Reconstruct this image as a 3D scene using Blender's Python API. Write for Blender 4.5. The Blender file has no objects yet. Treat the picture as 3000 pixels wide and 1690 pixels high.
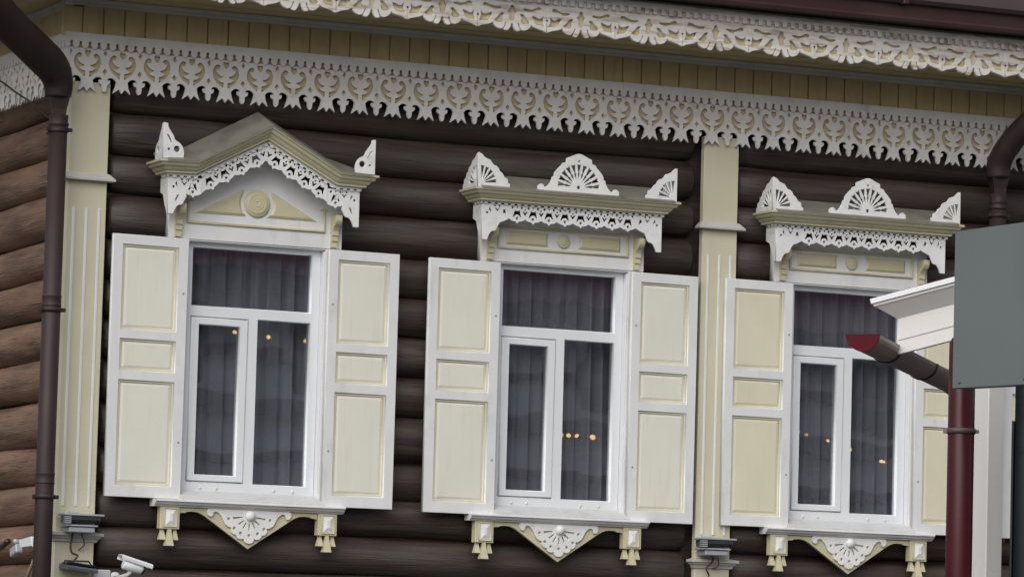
import bpy, bmesh, math, random
from mathutils import Vector, Matrix
random.seed(7)
R = math.radians
SC = bpy.context.scene
COL = SC.collection

# ------------------------------------------------------------------ camera
CAM_LOC = Vector((-9.085266, -26.041899, -1.140227))
YAW, PITCH, ROLL = 0.42673, 0.0913383, 0.0282425
fw = Vector((math.sin(YAW) * math.cos(PITCH), math.cos(YAW) * math.cos(PITCH), math.sin(PITCH)))
r0 = Vector((math.cos(YAW), -math.sin(YAW), 0)); u0 = r0.cross(fw)
rt = r0 * math.cos(ROLL) + u0 * math.sin(ROLL); up = -r0 * math.sin(ROLL) + u0 * math.cos(ROLL)
cam_d = bpy.data.cameras.new('camera'); cam = bpy.data.objects.new('camera', cam_d); COL.objects.link(cam)
cam.matrix_world = Matrix(((rt.x, up.x, -fw.x, CAM_LOC.x), (rt.y, up.y, -fw.y, CAM_LOC.y), (rt.z, up.z, -fw.z, CAM_LOC.z), (0, 0, 0, 1)))
cam_d.sensor_width = 36; cam_d.lens = 154.378; cam_d.clip_start = .5; cam_d.clip_end = 3000
SC.camera = cam

# ------------------------------------------------------------------ light
SUN_AZ, SUN_EL = R(224), R(42)          # compass style: from +y clockwise (towards +x)
world = bpy.data.worlds.new('World'); SC.world = world; world.use_nodes = True
wn = world.node_tree; wn.nodes.clear()
wo = wn.nodes.new('ShaderNodeOutputWorld'); bg = wn.nodes.new('ShaderNodeBackground')
sky = wn.nodes.new('ShaderNodeTexSky'); sky.sky_type = 'NISHITA'; sky.sun_disc = False
sky.sun_elevation = SUN_EL; sky.sun_rotation = SUN_AZ; sky.air_density = 1.0; sky.dust_density = 4.0; sky.ozone_density = 1.0
hs = wn.nodes.new('ShaderNodeHueSaturation'); hs.inputs['Saturation'].default_value = .2
wn.links.new(sky.outputs[0], hs.inputs['Color']); wn.links.new(hs.outputs[0], bg.inputs[0])
bg.inputs[1].default_value = .095
wn.links.new(bg.outputs[0], wo.inputs[0])
sun_d = bpy.data.lights.new('sun', 'SUN'); sun_d.energy = 1.5; sun_d.angle = R(70); sun_d.color = (1, .985, .97)
sun = bpy.data.objects.new('sun', sun_d); COL.objects.link(sun)
sdir = Vector((math.sin(SUN_AZ) * math.cos(SUN_EL), math.cos(SUN_AZ) * math.cos(SUN_EL), math.sin(SUN_EL)))
sun.rotation_euler = sdir.to_track_quat('Z', 'Y').to_euler(); sun.location = (-10, -10, 20)
vs = SC.view_settings; vs.view_transform = 'Standard'; vs.look = 'None'; vs.exposure = 0.20; vs.gamma = 1; vs.use_curve_mapping = False
SC.render.engine = 'CYCLES'; SC.cycles.use_denoising = True
SC.cycles.max_bounces = 8; SC.cycles.transparent_max_bounces = 12

# ------------------------------------------------------------------ materials
def mat(name, col, rough=.55, var=.12, scale=(6, 6, 6), dirt=None, dscale=(3, 3, 3), dlim=(.52, .7), damt=.5,
        bump=0.0, bscale=(40, 40, 40), metal=0.0, spec=.5, crack=None):
    m = bpy.data.materials.new(name); m.use_nodes = True
    nt = m.node_tree; N = nt.nodes; L = nt.links
    b = N['Principled BSDF']; b.inputs['Roughness'].default_value = rough; b.inputs['Metallic'].default_value = metal
    b.inputs['Specular IOR Level'].default_value = spec
    g = N.new('ShaderNodeNewGeometry')
    def noise(sc, det=4):
        mp = N.new('ShaderNodeMapping'); mp.inputs['Scale'].default_value = sc
        L.new(g.outputs['Position'], mp.inputs['Vector'])
        n = N.new('ShaderNodeTexNoise'); n.inputs['Scale'].default_value = 1; n.inputs['Detail'].default_value = det; n.inputs['Roughness'].default_value = .6
        L.new(mp.outputs[0], n.inputs['Vector']); return n.outputs['Fac']
    f = noise(scale)
    cr = N.new('ShaderNodeValToRGB'); cr.color_ramp.elements[0].position = .3; cr.color_ramp.elements[1].position = .7
    a = [max(0, c * (1 - var)) for c in col]; d = [min(1, c * (1 + var)) for c in col]
    cr.color_ramp.elements[0].color = (*a, 1); cr.color_ramp.elements[1].color = (*d, 1)
    L.new(f, cr.inputs[0]); out = cr.outputs[0]
    if dirt:
        f2 = noise(dscale, 6); mr = N.new('ShaderNodeMapRange'); mr.inputs['From Min'].default_value = dlim[0]; mr.inputs['From Max'].default_value = dlim[1]
        mr.inputs['To Max'].default_value = damt
        L.new(f2, mr.inputs['Value']); mx = N.new('ShaderNodeMix'); mx.data_type = 'RGBA'
        L.new(mr.outputs[0], mx.inputs['Factor']); L.new(out, mx.inputs['A']); mx.inputs['B'].default_value = (*dirt, 1); out = mx.outputs['Result']
    if crack:
        f3 = noise(crack, 3); m3 = N.new('ShaderNodeMapRange'); m3.inputs['From Min'].default_value = .62; m3.inputs['From Max'].default_value = .67; m3.inputs['To Max'].default_value = .75
        L.new(f3, m3.inputs['Value']); x3 = N.new('ShaderNodeMix'); x3.data_type = 'RGBA'
        L.new(m3.outputs[0], x3.inputs['Factor']); L.new(out, x3.inputs['A']); x3.inputs['B'].default_value = (col[0] * .3, col[1] * .3, col[2] * .3, 1); out = x3.outputs['Result']
    L.new(out, b.inputs['Base Color'])
    if bump:
        bm_ = N.new('ShaderNodeBump'); bm_.inputs['Strength'].default_value = bump; bm_.inputs['Distance'].default_value = .01
        L.new(noise(bscale, 5), bm_.inputs['Height']); L.new(bm_.outputs[0], b.inputs['Normal'])
    return m

WHITE = mat('white_paint', (.735, .735, .735), .5, .05, (5, 5, 3), (.42, .40, .37), (9, 9, 3), (.54, .8), .45, .06, (60, 60, 12))
SILLW = mat('dull_white_sill', (.56, .56, .565), .5, .06, (5, 5, 3), (.36, .35, .33), (8, 14, 14), (.52, .75), .5)
PVC = mat('white_plastic', (.76, .775, .80), .32, .02, (4, 4, 4), (.5, .5, .5), (20, 20, 6), (.66, .8), .3)
LACEW = mat('white_fretwork', (.79, .785, .775), .55, .06, (8, 8, 8), (.5, .46, .40), (14, 14, 14), (.54, .76), .45, .05)
FRIEZEW = mat('greyed_white_fretwork', (.70, .675, .66), .6, .08, (5, 5, 9), (.44, .37, .33), (7, 7, 7), (.55, .74), .5, .08)
EAVEW = mat('weathered_white_carving', (.83, .79, .74), .65, .1, (4, 10, 16), (.30, .19, .13), (4, 16, 30), (.50, .66), .7, .25, (12, 60, 110))
CREAM = mat('cream_paint', (.62, .58, .425), .55, .05, (3, 3, 2), (.46, .43, .32), (10, 10, 2), (.55, .8), .35, .05, (80, 80, 8))
PANEL = mat('pale_cream_panel', (.745, .73, .635), .5, .035, (3, 3, 2), (.5, .48, .38), (40, 40, 2.5), (.55, .8), .28, .08, (150, 150, 6))
PANEL2 = mat('yellower_cream_panel', (.70, .66, .50), .5, .04, (3, 3, 2), (.48, .45, .33), (40, 40, 2.5), (.55, .8), .28, .08, (150, 150, 6))
BEAD = mat('yellow_cream_bead', (.59, .54, .36), .5, .06, (5, 5, 5), (.42, .36, .24), (9, 9, 9), (.56, .78), .4)
BEAD2 = mat('pale_bead', (.69, .65, .49), .5, .05)
OLIVE = mat('olive_cream_moulding', (.55, .515, .345), .5, .08, (4, 12, 12), (.28, .26, .17), (6, 12, 12), (.55, .75), .4)
BACK = mat('fretwork_backing', (.55, .45, .26), .7, .12, (4, 4, 9), (.3, .2, .11), (6, 6, 6), (.55, .7), .4)
PLANK = mat('yellow_plank', (.55, .44, .235), .55, .09, (9, 9, 3), (.30, .21, .10), (20, 20, 3), (.56, .75), .4, .1, (90, 90, 10))
SOFFIT = mat('tan_soffit', (.52, .43, .23), .6, .08, (3, 8, 8), (.34, .26, .14), (2, 9, 9), (.55, .75), .35)
MOULD = mat('greyed_moulding', (.52, .50, .48), .6, .08, (4, 10, 10), (.34, .30, .26), (3, 9, 9), (.5, .7), .5)
LOGD = mat('dark_stained_log', (.031, .0155, .012), .56, .5, (.8, 10, 10), (.066, .051, .041), (1.1, 16, 16), (.44, .64), .85, .55, (4, 70, 70), spec=.75, crack=(1.6, 55, 55))
LOGS = mat('brown_weathered_log', (.150, .082, .052), .6, .5, (5, 1.6, 8), (.27, .20, .145), (14, 1.8, 26), (.42, .70), .5, .8, (70, 5, 110), crack=(60, 2.0, 60))
TIN = mat('grey_tin', (.26, .245, .21), .5, .15, (5, 5, 5), (.11, .1, .09), (6, 6, 6), (.5, .7), .5, metal=.2)
PIPE = mat('brown_metal', (.033, .021, .021), .52, .18, (4, 4, 2), (.05, .035, .032), (14, 14, 3), (.5, .7), .5, spec=.3)
ROOFM = mat('maroon_roof_metal', (.045, .017, .018), .4, .15, (2, 6, 6), (.06, .04, .04), (3, 8, 8), (.5, .7), .5, spec=.4)
RED = mat('dark_red_metal', (.055, .004, .008), .36, .1, (4, 4, 2), spec=.4)
REDCAP = mat('red_end_cap', (.085, .005, .011), .6, .04, spec=.15)
GUTTER = mat('brown_gutter_metal', (.24, .16, .14), .4, .12, (6, 6, 6), spec=.6)
GREYP = mat('grey_panel', (.125, .143, .146), .5, .05, (1.5, 1.5, 1.5), (.10, .11, .11), (6, 6, 1.2), (.5, .75), .4)
LGREY = mat('light_grey_metal', (.40, .42, .45), .45, .08, metal=.2)
DGREY = mat('dark_grey_metal', (.10, .115, .13), .45, .1, metal=.2)
BLACK = mat('black_plastic', (.015, .015, .015), .4, .1)
CABLE = mat('brown_cable', (.07, .045, .035), .6, .1)
BEIGE = mat('beige_conduit', (.42, .33, .24), .6, .1)
KWHITE = mat('white_fascia_board', (.70, .68, .66), .5, .03, (3, 3, 3), (.5, .48, .46), (5, 5, 5), (.58, .75), .3)
POSTG = mat('pale_grey_post', (.62, .60, .58), .5, .03)
DGLASS = mat('dark_tinted_panel', (.008, .012, .016), .12, .1)
ROOM = mat('room_plaster', (.32, .28, .25), .8, .05)
ASPH = mat('asphalt', (.05, .05, .052), .9, .2, (8, 8, 8), bump=.2)
OPPW = mat('opposite_plaster', (.84, .87, .92), .8, .1, (.6, .6, 2), (.25, .25, .28), (.5, .5, 1), (.5, .7), .5)
OPPR = mat('opposite_roof', (.12, .05, .075), .6, .2, (2, 2, 2))

def glass_mat():
    m = bpy.data.materials.new('window_glass'); m.use_nodes = True; nt = m.node_tree; N = nt.nodes; L = nt.links; N.clear()
    o = N.new('ShaderNodeOutputMaterial'); mx = N.new('ShaderNodeMixShader'); tr = N.new('ShaderNodeBsdfTransparent'); gl = N.new('ShaderNodeBsdfGlossy')
    tr.inputs[0].default_value = (.80, .83, .86, 1); gl.inputs['Roughness'].default_value = .015; gl.inputs['Color'].default_value = (.9, .95, 1, 1)
    gg = N.new('ShaderNodeNewGeometry'); dt = N.new('ShaderNodeVectorMath'); dt.operation = 'DOT_PRODUCT'
    L.new(gg.outputs['Incoming'], dt.inputs[0]); L.new(gg.outputs['Normal'], dt.inputs[1])
    def mth(op, a, b=None):
        n_ = N.new('ShaderNodeMath'); n_.operation = op; L.new(a, n_.inputs[0]) if not isinstance(a, float) else setattr(n_.inputs[0], 'default_value', a)
        if b is not None: L.new(b, n_.inputs[1]) if not isinstance(b, float) else setattr(n_.inputs[1], 'default_value', b)
        return n_.outputs[0]
    sch = mth('POWER', mth('SUBTRACT', 1.0, mth('ABSOLUTE', dt.outputs['Value'])), 5.0)   # Schlick, both sides of two thin sheets
    fr = mth('ADD', mth('MULTIPLY', sch, .78), .22)
    L.new(fr, mx.inputs[0]); L.new(tr.outputs[0], mx.inputs[1]); L.new(gl.outputs[0], mx.inputs[2]); L.new(mx.outputs[0], o.inputs[0])
    g = N.new('ShaderNodeNewGeometry'); n = N.new('ShaderNodeTexNoise'); n.inputs['Scale'].default_value = 1.6; L.new(g.outputs['Position'], n.inputs['Vector'])
    b = N.new('ShaderNodeBump'); b.inputs['Strength'].default_value = .05; b.inputs['Distance'].default_value = .02; L.new(n.outputs['Fac'], b.inputs['Height'])
    L.new(b.outputs[0], gl.inputs['Normal'])
    return m
GLASS = glass_mat()
def curtain_mat():
    m = bpy.data.materials.new('sheer_curtain'); m.use_nodes = True; nt = m.node_tree; N = nt.nodes; L = nt.links; N.clear()
    o = N.new('ShaderNodeOutputMaterial'); mx = N.new('ShaderNodeMixShader'); m2 = N.new('ShaderNodeMixShader')
    tr = N.new('ShaderNodeBsdfTransparent'); df = N.new('ShaderNodeBsdfDiffuse'); tl = N.new('ShaderNodeBsdfTranslucent')
    df.inputs[0].default_value = (.62, .60, .66, 1); tl.inputs[0].default_value = (.40, .37, .42, 1)
    lw = N.new('ShaderNodeLayerWeight'); lw.inputs['Blend'].default_value = .5
    mr = N.new('ShaderNodeMapRange'); mr.inputs['To Min'].default_value = .42; mr.inputs['To Max'].default_value = 1.0
    L.new(lw.outputs['Facing'], mr.inputs['Value']); L.new(mr.outputs[0], mx.inputs[0])
    m2.inputs[0].default_value = .35; L.new(df.outputs[0], m2.inputs[1]); L.new(tl.outputs[0], m2.inputs[2])
    L.new(tr.outputs[0], mx.inputs[1]); L.new(m2.outputs[0], mx.inputs[2]); L.new(mx.outputs[0], o.inputs[0]); return m
CURTAIN = curtain_mat()
def emit_mat():
    m = bpy.data.materials.new('warm_lamp_glow'); m.use_nodes = True; b = m.node_tree.nodes['Principled BSDF']
    b.inputs['Base Color'].default_value = (1, .8, .5, 1); b.inputs['Emission Color'].default_value = (1, .55, .22, 1); b.inputs['Emission Strength'].default_value = 1.9; return m
GLOW = emit_mat()

# ------------------------------------------------------------------ helpers
WLOC = {}
def empty(name, loc, label=None, cat=None, group=None, kind=None, parent=None):
    o = bpy.data.objects.new(name, None); COL.objects.link(o); o.empty_display_size = .1
    loc = Vector(loc); WLOC[o] = loc; o.location = loc
    if parent: o.parent = parent; o.location = loc - WLOC[parent]
    tag(o, label, cat, group, kind); return o
def tag(o, label=None, cat=None, group=None, kind=None):
    if label: o['label'] = label
    if cat: o['category'] = cat
    if group: o['group'] = group
    if kind: o['kind'] = kind
    return o
def add(name, me, m, parent=None, loc=(0, 0, 0), rot=None, local=False):
    """link a mesh; loc is a world position (every parent is unrotated) unless local"""
    o = bpy.data.objects.new(name, me); COL.objects.link(o)
    if m is not None and not me.materials: me.materials.append(m)
    loc = Vector(loc); o.location = loc
    if parent is not None:
        o.parent = parent
        if not local: o.location = loc - WLOC[parent]
        WLOC[o] = loc if not local else WLOC[parent] + loc
    else: WLOC[o] = loc
    if rot: o.rotation_euler = rot
    return o
def mesh(vs_, fs, smooth=False):
    me = bpy.data.meshes.new('m'); me.from_pydata([tuple(v) for v in vs_], [], fs); me.update()
    if smooth: me.polygons.foreach_set('use_smooth', [True] * len(me.polygons))
    return me
def from_bm(bm, smooth=False):
    bmesh.ops.recalc_face_normals(bm, faces=bm.faces)
    me = bpy.data.meshes.new('m'); bm.to_mesh(me); bm.free()
    if smooth: me.polygons.foreach_set('use_smooth', [True] * len(me.polygons))
    return me
def bm_box(bm, x0, x1, y0, y1, z0, z1):
    v = [bm.verts.new(p) for p in ((x0, y0, z0), (x1, y0, z0), (x1, y1, z0), (x0, y1, z0), (x0, y0, z1), (x1, y0, z1), (x1, y1, z1), (x0, y1, z1))]
    for f in ((0, 3, 2, 1), (4, 5, 6, 7), (0, 1, 5, 4), (1, 2, 6, 5), (2, 3, 7, 6), (3, 0, 4, 7)): bm.faces.new([v[i] for i in f])
    return v
def boxm(x0, x1, y0, y1, z0, z1, bev=.003):
    bm = bmesh.new(); bm_box(bm, x0, x1, y0, y1, z0, z1)
    if bev: bmesh.ops.bevel(bm, geom=bm.edges[:], offset=bev, segments=1, affect='EDGES')
    return from_bm(bm)
def boxesm(lst, bev=.002):
    bm = bmesh.new()
    for b in lst: bm_box(bm, *b)
    if bev: bmesh.ops.bevel(bm, geom=bm.edges[:], offset=bev, segments=1, affect='EDGES')
    return from_bm(bm)
def smooth_poly(pts, n=3, cyc=True):
    """Catmull-Rom through the points"""
    out = []; L = len(pts); rng = range(L) if cyc else range(L - 1)
    for i in rng:
        g = lambda k: pts[k % L] if cyc else pts[max(0, min(L - 1, k))]
        p0, p1, p2, p3 = g(i - 1), g(i), g(i + 1), g(i + 2)
        for s in range(n):
            t = s / n
            out.append(tuple(.5 * ((2 * p1[k]) + (-p0[k] + p2[k]) * t + (2 * p0[k] - 5 * p1[k] + 4 * p2[k] - p3[k]) * t * t + (-p0[k] + 3 * p1[k] - 3 * p2[k] + p3[k]) * t ** 3) for k in (0, 1)))
    if not cyc: out.append(pts[-1])
    return out
def circ(cx, cz, r, n=10): return [(cx + r * math.cos(2 * math.pi * i / n), cz + r * math.sin(2 * math.pi * i / n)) for i in range(n)]
def mir(pts): return [(-x, z) for x, z in reversed(pts)]
def rot2(pts, a, o=(0, 0)):
    c, s = math.cos(a), math.sin(a); return [(o[0] + x * c - z * s, o[1] + x * s + z * c) for x, z in pts]
def cut(outer, holes=(), t=.018, bev=.0014):
    """board in the XZ plane with fretwork holes: front face at y=0, back at y=t"""
    cu = bpy.data.curves.new('c', 'CURVE'); cu.dimensions = '2D'; cu.fill_mode = 'BOTH'
    cu.extrude = t / 2 - bev; cu.bevel_depth = bev; cu.bevel_resolution = 0; cu.offset = -bev
    for pl in [outer] + list(holes):
        sp = cu.splines.new('POLY'); sp.points.add(len(pl) - 1); sp.use_cyclic_u = True
        for p, q in zip(sp.points, pl): p.co = (q[0], q[1], 0, 1)
    o = bpy.data.objects.new('tmp', cu); COL.objects.link(o)
    dg = bpy.context.evaluated_depsgraph_get(); me = bpy.data.meshes.new_from_object(o.evaluated_get(dg))
    bpy.data.objects.remove(o); bpy.data.curves.remove(cu)
    me.transform(Matrix(((1, 0, 0, 0), (0, 0, -1, t / 2), (0, 1, 0, 0), (0, 0, 0, 1)))); me.materials.clear(); me.update()
    return me
def tubem(path, rad, n=12, caps=True, smooth=True):
    """tube along a list of points; rad a number or one per point"""
    P = [Vector(p) for p in path]; rs = rad if isinstance(rad, (list, tuple)) else [rad] * len(P)
    bm = bmesh.new(); rings = []; prev = None
    for i, p in enumerate(P):
        d = (P[min(i + 1, len(P) - 1)] - P[max(i - 1, 0)]).normalized()
        if prev is None:
            a = d.orthogonal().normalized()
        else:
            a = (prev - d * prev.dot(d)).normalized()
        prev = a; b = d.cross(a)
        rings.append([bm.verts.new(p + (a * math.cos(2 * math.pi * k / n) + b * math.sin(2 * math.pi * k / n)) * rs[i]) for k in range(n)])
    for A, B in zip(rings, rings[1:]):
        for k in range(n): bm.faces.new((A[k], A[(k + 1) % n], B[(k + 1) % n], B[k]))
    if caps: bm.faces.new(rings[0][::-1]); bm.faces.new(rings[-1])
    return from_bm(bm, smooth)
def lathem(prof, n=20, smooth=True, axis='z'):
    """revolve (r,h) pairs about z (or -y)"""
    bm = bmesh.new(); rings = []
    for r, h in prof:
        ring = []
        for k in range(n):
            a = 2 * math.pi * k / n; v = (r * math.cos(a), r * math.sin(a), h)
            if axis == 'y': v = (v[0], -h, v[1])
            ring.append(bm.verts.new(v))
        rings.append(ring)
    for A, B in zip(rings, rings[1:]):
        for k in range(n): bm.faces.new((A[k], A[(k + 1) % n], B[(k + 1) % n], B[k]))
    bm.faces.new(rings[0][::-1]); bm.faces.new(rings[-1])
    return from_bm(bm, smooth)
def prismx(prof, x0, x1):
    """extrude a (y,z) profile along x"""
    bm = bmesh.new(); A = [bm.verts.new((x0, y, z)) for y, z in prof]; B = [bm.verts.new((x1, y, z)) for y, z in prof]; n = len(prof)
    bm.faces.new(A); bm.faces.new(B[::-1])
    for k in range(n): bm.faces.new((A[k], B[k], B[(k + 1) % n], A[(k + 1) % n]))
    return from_bm(bm)
def raised(outer, inner, d):
    """raised field: outer outline at y=0, inner outline at y=-d (same point count)"""
    n = len(outer); v = [(x, 0, z) for x, z in outer] + [(x, -d, z) for x, z in inner]
    f = [(k, (k + 1) % n, n + (k + 1) % n, n + k) for k in range(n)]
    bm = bmesh.new(); V = [bm.verts.new(p) for p in v]
    for q in f: bm.faces.new([V[i] for i in q])
    bm.faces.new([V[n + i] for i in range(n)]); bm.faces.new([V[i] for i in range(n)][::-1])
    return from_bm(bm)

# ------------------------------------------------------------------ ground
gz = -2.74
ground = tag(add('ground', mesh([(-400, -400, gz), (400, -400, gz), (400, 400, gz), (-400, 400, gz)], [(0, 1, 2, 3)]), ASPH), kind='structure')
pv = tag(add('pavement', boxm(-12, 14, -2.6, 8, gz - .2, gz + .12, .01), mat('dark_paving', (.06, .06, .058), .85, .15)), kind='structure')

# ------------------------------------------------------------------ the log house
house = empty('log_house', (3, 3, gz + .12), 'dark log house with cream corner boards and white carved window surrounds', 'house')
XE, XL = 9.2, -.305        # right and left ends
WC = [.968, 3.138, 5.303, 7.468]
SEAMS = [-2.62, -2.36, -2.11, -1.86, -1.60, -1.35, -1.10, -.90, -.66, -.43, -.178, .064, .31, .603, .865, 1.13, 1.385, 1.635, 1.92, 2.165, 2.43, 2.69, 2.93]

def logm(length, r, rng, flat=.94):
    """a log along +x from 0, slightly uneven; centre on the axis"""
    n = max(3, int(length / .22)); path = []; bm = bmesh.new(); rings = []
    ph = [rng.uniform(0, 6.28) for _ in range(6)]
    xs_ = [0, .022] + [length * q / n for q in range(1, n)] + [length - .022, length]; n = len(xs_) - 3
    for i in range(len(xs_)):
        x = xs_[i]; rr = r * (1 + .018 * math.sin(x * 2.1 + ph[0]) + .014 * math.sin(x * 5.3 + ph[1])); dy = .006 * math.sin(x * 1.3 + ph[2]); dz = .007 * math.sin(x * 1.7 + ph[3])
        if i in (0, n + 2): rr *= .78
        if i in (1, n + 1): rr *= .95
        rings.append([bm.verts.new((x, dy + flat * rr * math.cos(2 * math.pi * k / 22), dz + rr * math.sin(2 * math.pi * k / 22))) for k in range(22)])
    for A, B in zip(rings, rings[1:]):
        for k in range(22): bm.faces.new((A[k], A[(k + 1) % 22], B[(k + 1) % 22], B[k]))
    bm.faces.new(rings[0][::-1]); bm.faces.new(rings[-1])
    return from_bm(bm, True)
lr = random.Random(3)
for a, b in zip(SEAMS, SEAMS[1:]):
    zc, r = (a + b) / 2, (b - a) / 2 * 1.035
    segs = [(-.005, 4.135), (4.455, XE - .28)]
    if a > -.02 and b < 1.72:
        segs = [(-.005, WC[0] - .49), (WC[0] + .49, WC[1] - .49), (WC[1] + .49, 4.135), (4.455, WC[2] - .49), (WC[2] + .49, WC[3] - .49), (WC[3] + .49, XE - .28)]
    for x0, x1 in segs:
        add('log', logm(x1 - x0, r, lr), LOGD, house, (x0, .090 + r * .94 + lr.uniform(-.006, .008), zc))
for a, b in zip(SEAMS, SEAMS[1:]):
    zc, r = (a + b) / 2 + .02, (b - a) / 2 * 1.035
    add('log', logm(7.0, r, lr), LOGS, house, (-.265 + r * .94 + lr.uniform(-.012, .012), .30, zc), (0, 0, R(90)))
# lining and rooms
bh = [[(c - .485, .0), (c + .485, .0), (c + .485, 1.70), (c - .485, 1.70)] for c in WC]
add('wall_backing', cut([(-.28, gz + .2), (XE, gz + .2), (XE, 3.0), (-.28, 3.0)], bh, .03), LOGD, house, (0, .20, 0))
holes = [[(c - .56, -.02), (c + .56, -.02), (c + .56, 1.70), (c - .56, 1.70)] for c in WC]
add('inner_wall', cut([(-.05, gz + .2), (XE, gz + .2), (XE, 3.0), (-.05, 3.0)], holes, .03), ROOM, house, (0, .34, 0))
add('room_wall', boxm(0, XE, 5.2, 5.3, -.6, 2.75, 0), ROOM, house)
add('room_wall', boxm(-.05, -.02, .38, 5.2, -.6, 2.75, 0), ROOM, house)
add('room_wall', boxm(XE - .03, XE, .38, 5.2, -.6, 2.75, 0), ROOM, house)
add('room_ceiling', boxm(-.05, XE, .38, 5.3, 2.75, 2.8, 0), ROOM, house)
add('room_floor', boxm(-.05, XE, .38, 5.3, -.65, -.6, 0), ROOM, house)

# corner boards / pilasters
def moulding_band(prof, x0, x1, yf, zb, left_ret=True):
    """(out,z) profile swept round three sides of a board: left return, front, right return"""
    yb = yf + .03; rows = []
    for o, z in prof: rows.append([(x0 - o, yb, zb + z), (x0 - o, yf - o, zb + z), (x1 + o, yf - o, zb + z), (x1 + o, yb, zb + z)])
    v = [p for r_ in rows for p in r_]; f = []
    for i in range(len(rows) - 1):
        for k in range(3): f.append((i * 4 + k, i * 4 + k + 1, i * 4 + 5 + k, i * 4 + 4 + k))
    f.append((3, 2, 1, 0)); n = 4 * (len(rows) - 1); f.append((n, n + 1, n + 2, n + 3))
    return mesh(v, f)
CAP = [(.004, 0), (.040, 0), (.043, .003), (.043, .013), (.014, .046), (.004, .052)]
BASE = [(.004, 0), (.014, .004), (.018, .018), (.03, .028), (.034, .036), (.048, .042), (.048, .058), (.004, .068)]
POST = []
for x0, x1 in ((XL, -.045), (4.165, 4.425), (XE - .26, XE)):
    bm = bmesh.new(); bm_box(bm, x0, x1, .045, .095, gz + .15, 2.6)
    bmesh.ops.bevel(bm, geom=bm.edges[:], offset=.004, segments=1, affect='EDGES')
    p = add('corner_board', from_bm(bm), CREAM, house); POST.append(p)
    add('capital_moulding', moulding_band(CAP, x0, x1, .045, 1.975), MOULD, p)
    add('base_moulding', moulding_band(BASE, x0, x1, .045, -.292), MOULD, p)
    for k in range(3):
        xm = x0 + .13 + (k - 1) * .084
        add('flute_strip', boxm(xm - .009, xm + .009, .0385, .047, -.068, 1.805, .003), WHITE, p)
sb_ = add('corner_board', boxm(XL - .004, -.262, .098, .30, gz + .15, 2.6, .004), CREAM, house)
add('capital_moulding', boxm(-.35, -.312, .10, .335, 1.976, 1.992, .003), MOULD, sb_)

# ---------------- lace frieze under the planks
P = .2325
half = [(.0, 2.541), (.0195, 2.569), (.056, 2.541), (.0415, 2.579), (.0355, 2.612), (.0485, 2.627), (.0625, 2.634), (.075, 2.636), (.0885, 2.633), (.0975, 2.624), (.0985, 2.617), (.0935, 2.612),
        (.0875, 2.6165), (.083, 2.618), (.080, 2.612), (.0815, 2.602), (.087, 2.594), (.0955, 2.591), (.1012, 2.584), (.1012, 2.567), (.1055, 2.55), (.116, 2.541)]
e = P / 2 - .0004
edge = [(e, 2.541), (e, 2.646), (e - .0165, 2.669), (e, 2.690), (e, 2.762), (e - .0155, 2.785), (e, 2.806), (e, 2.809)]
right = half + edge
outer = right + mir(right)[:-1]
scroll = [(.0385, 2.764), (.0475, 2.774), (.0605, 2.776), (.0755, 2.764), (.0845, 2.745), (.0875, 2.721), (.0815, 2.694), (.0655, 2.669), (.0405, 2.648), (.0175, 2.633), (.0155, 2.643), (.0165, 2.668), (.0345, 2.671), (.0465, 2.679), (.0555, 2.690),
          (.0435, 2.690), (.0285, 2.696), (.0195, 2.705), (.0355, 2.708), (.0535, 2.718), (.0635, 2.734), (.0645, 2.749), (.0585, 2.746), (.0465, 2.748)]
heart = [(0, 2.754), (-.019, 2.775), (-.021, 2.792), (-.0115, 2.801), (0, 2.794), (.0115, 2.801), (.021, 2.792), (.019, 2.775)]
scroll = [(.052 + (x - .052) * 1.07, 2.704 + (z - 2.704) * 1.05) for x, z in scroll]
motif = cut(outer, [scroll, mir(scroll), heart], .016, .0012); motif.materials.append(FRIEZEW)
CP = .0608
def comma_strip(n):
    L = n * CP; bot = []
    for k in range(n):
        x = k * CP
        bot += [(x + .001, 2.803), (x + .012, 2.808), (x + .0205, 2.817), (x + .0245, 2.827), (x + .0225, 2.835), (x + .0245, 2.845), (x + .0325, 2.850), (x + .041, 2.846), (x + .0425, 2.836), (x + .0405, 2.828), (x + .047, 2.816), (x + .054, 2.807), (x + .0598, 2.802)]
    return cut(bot + [(L - .0008, 2.80), (L - .0008, 2.903), (.0, 2.903), (0, 2.806)], [], .014, .001)
strip16 = comma_strip(16); strip16.materials.append(FRIEZEW)
frieze = add('lace_frieze', boxm(-.345, XE, .036, .060, 2.640, 2.895, .002), BACK, house)
k = 0
for k in range(0, 41):
    xc = -.213 + P * k
    if xc + P / 2 > XE: break
    add('lace_panel', motif, None, frieze, (xc, .016 + random.uniform(-.0015, .0015), random.uniform(-.002, .002)))
endl = cut([(-.36, 2.60), (-.3300, 2.60), (-.3300, 2.9), (-.36, 2.9)], [], .016); add('lace_edge_strip', endl, FRIEZEW, frieze, (0, .0155, 0))
for k in range(9): add('scalloped_strip', strip16, None, frieze, (-.36 + 16 * CP * k, .003 + .0008 * (k % 2), .0008 * (k % 3)))
fs = add('lace_frieze', boxm(-.335, -.311, .062, 7.0, 2.628, 2.895, .002), BACK, house)
for k in range(14): add('lace_panel', motif, None, fs, (-.352, .145 + P * k, random.uniform(-.0015, .0015)), (0, 0, R(-90)))
for k in range(4): add('scalloped_strip', strip16, None, fs, (-.361, .02 + 16 * CP * (k + 1), .0008 * (k % 3)), (0, 0, R(-90)))

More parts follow.
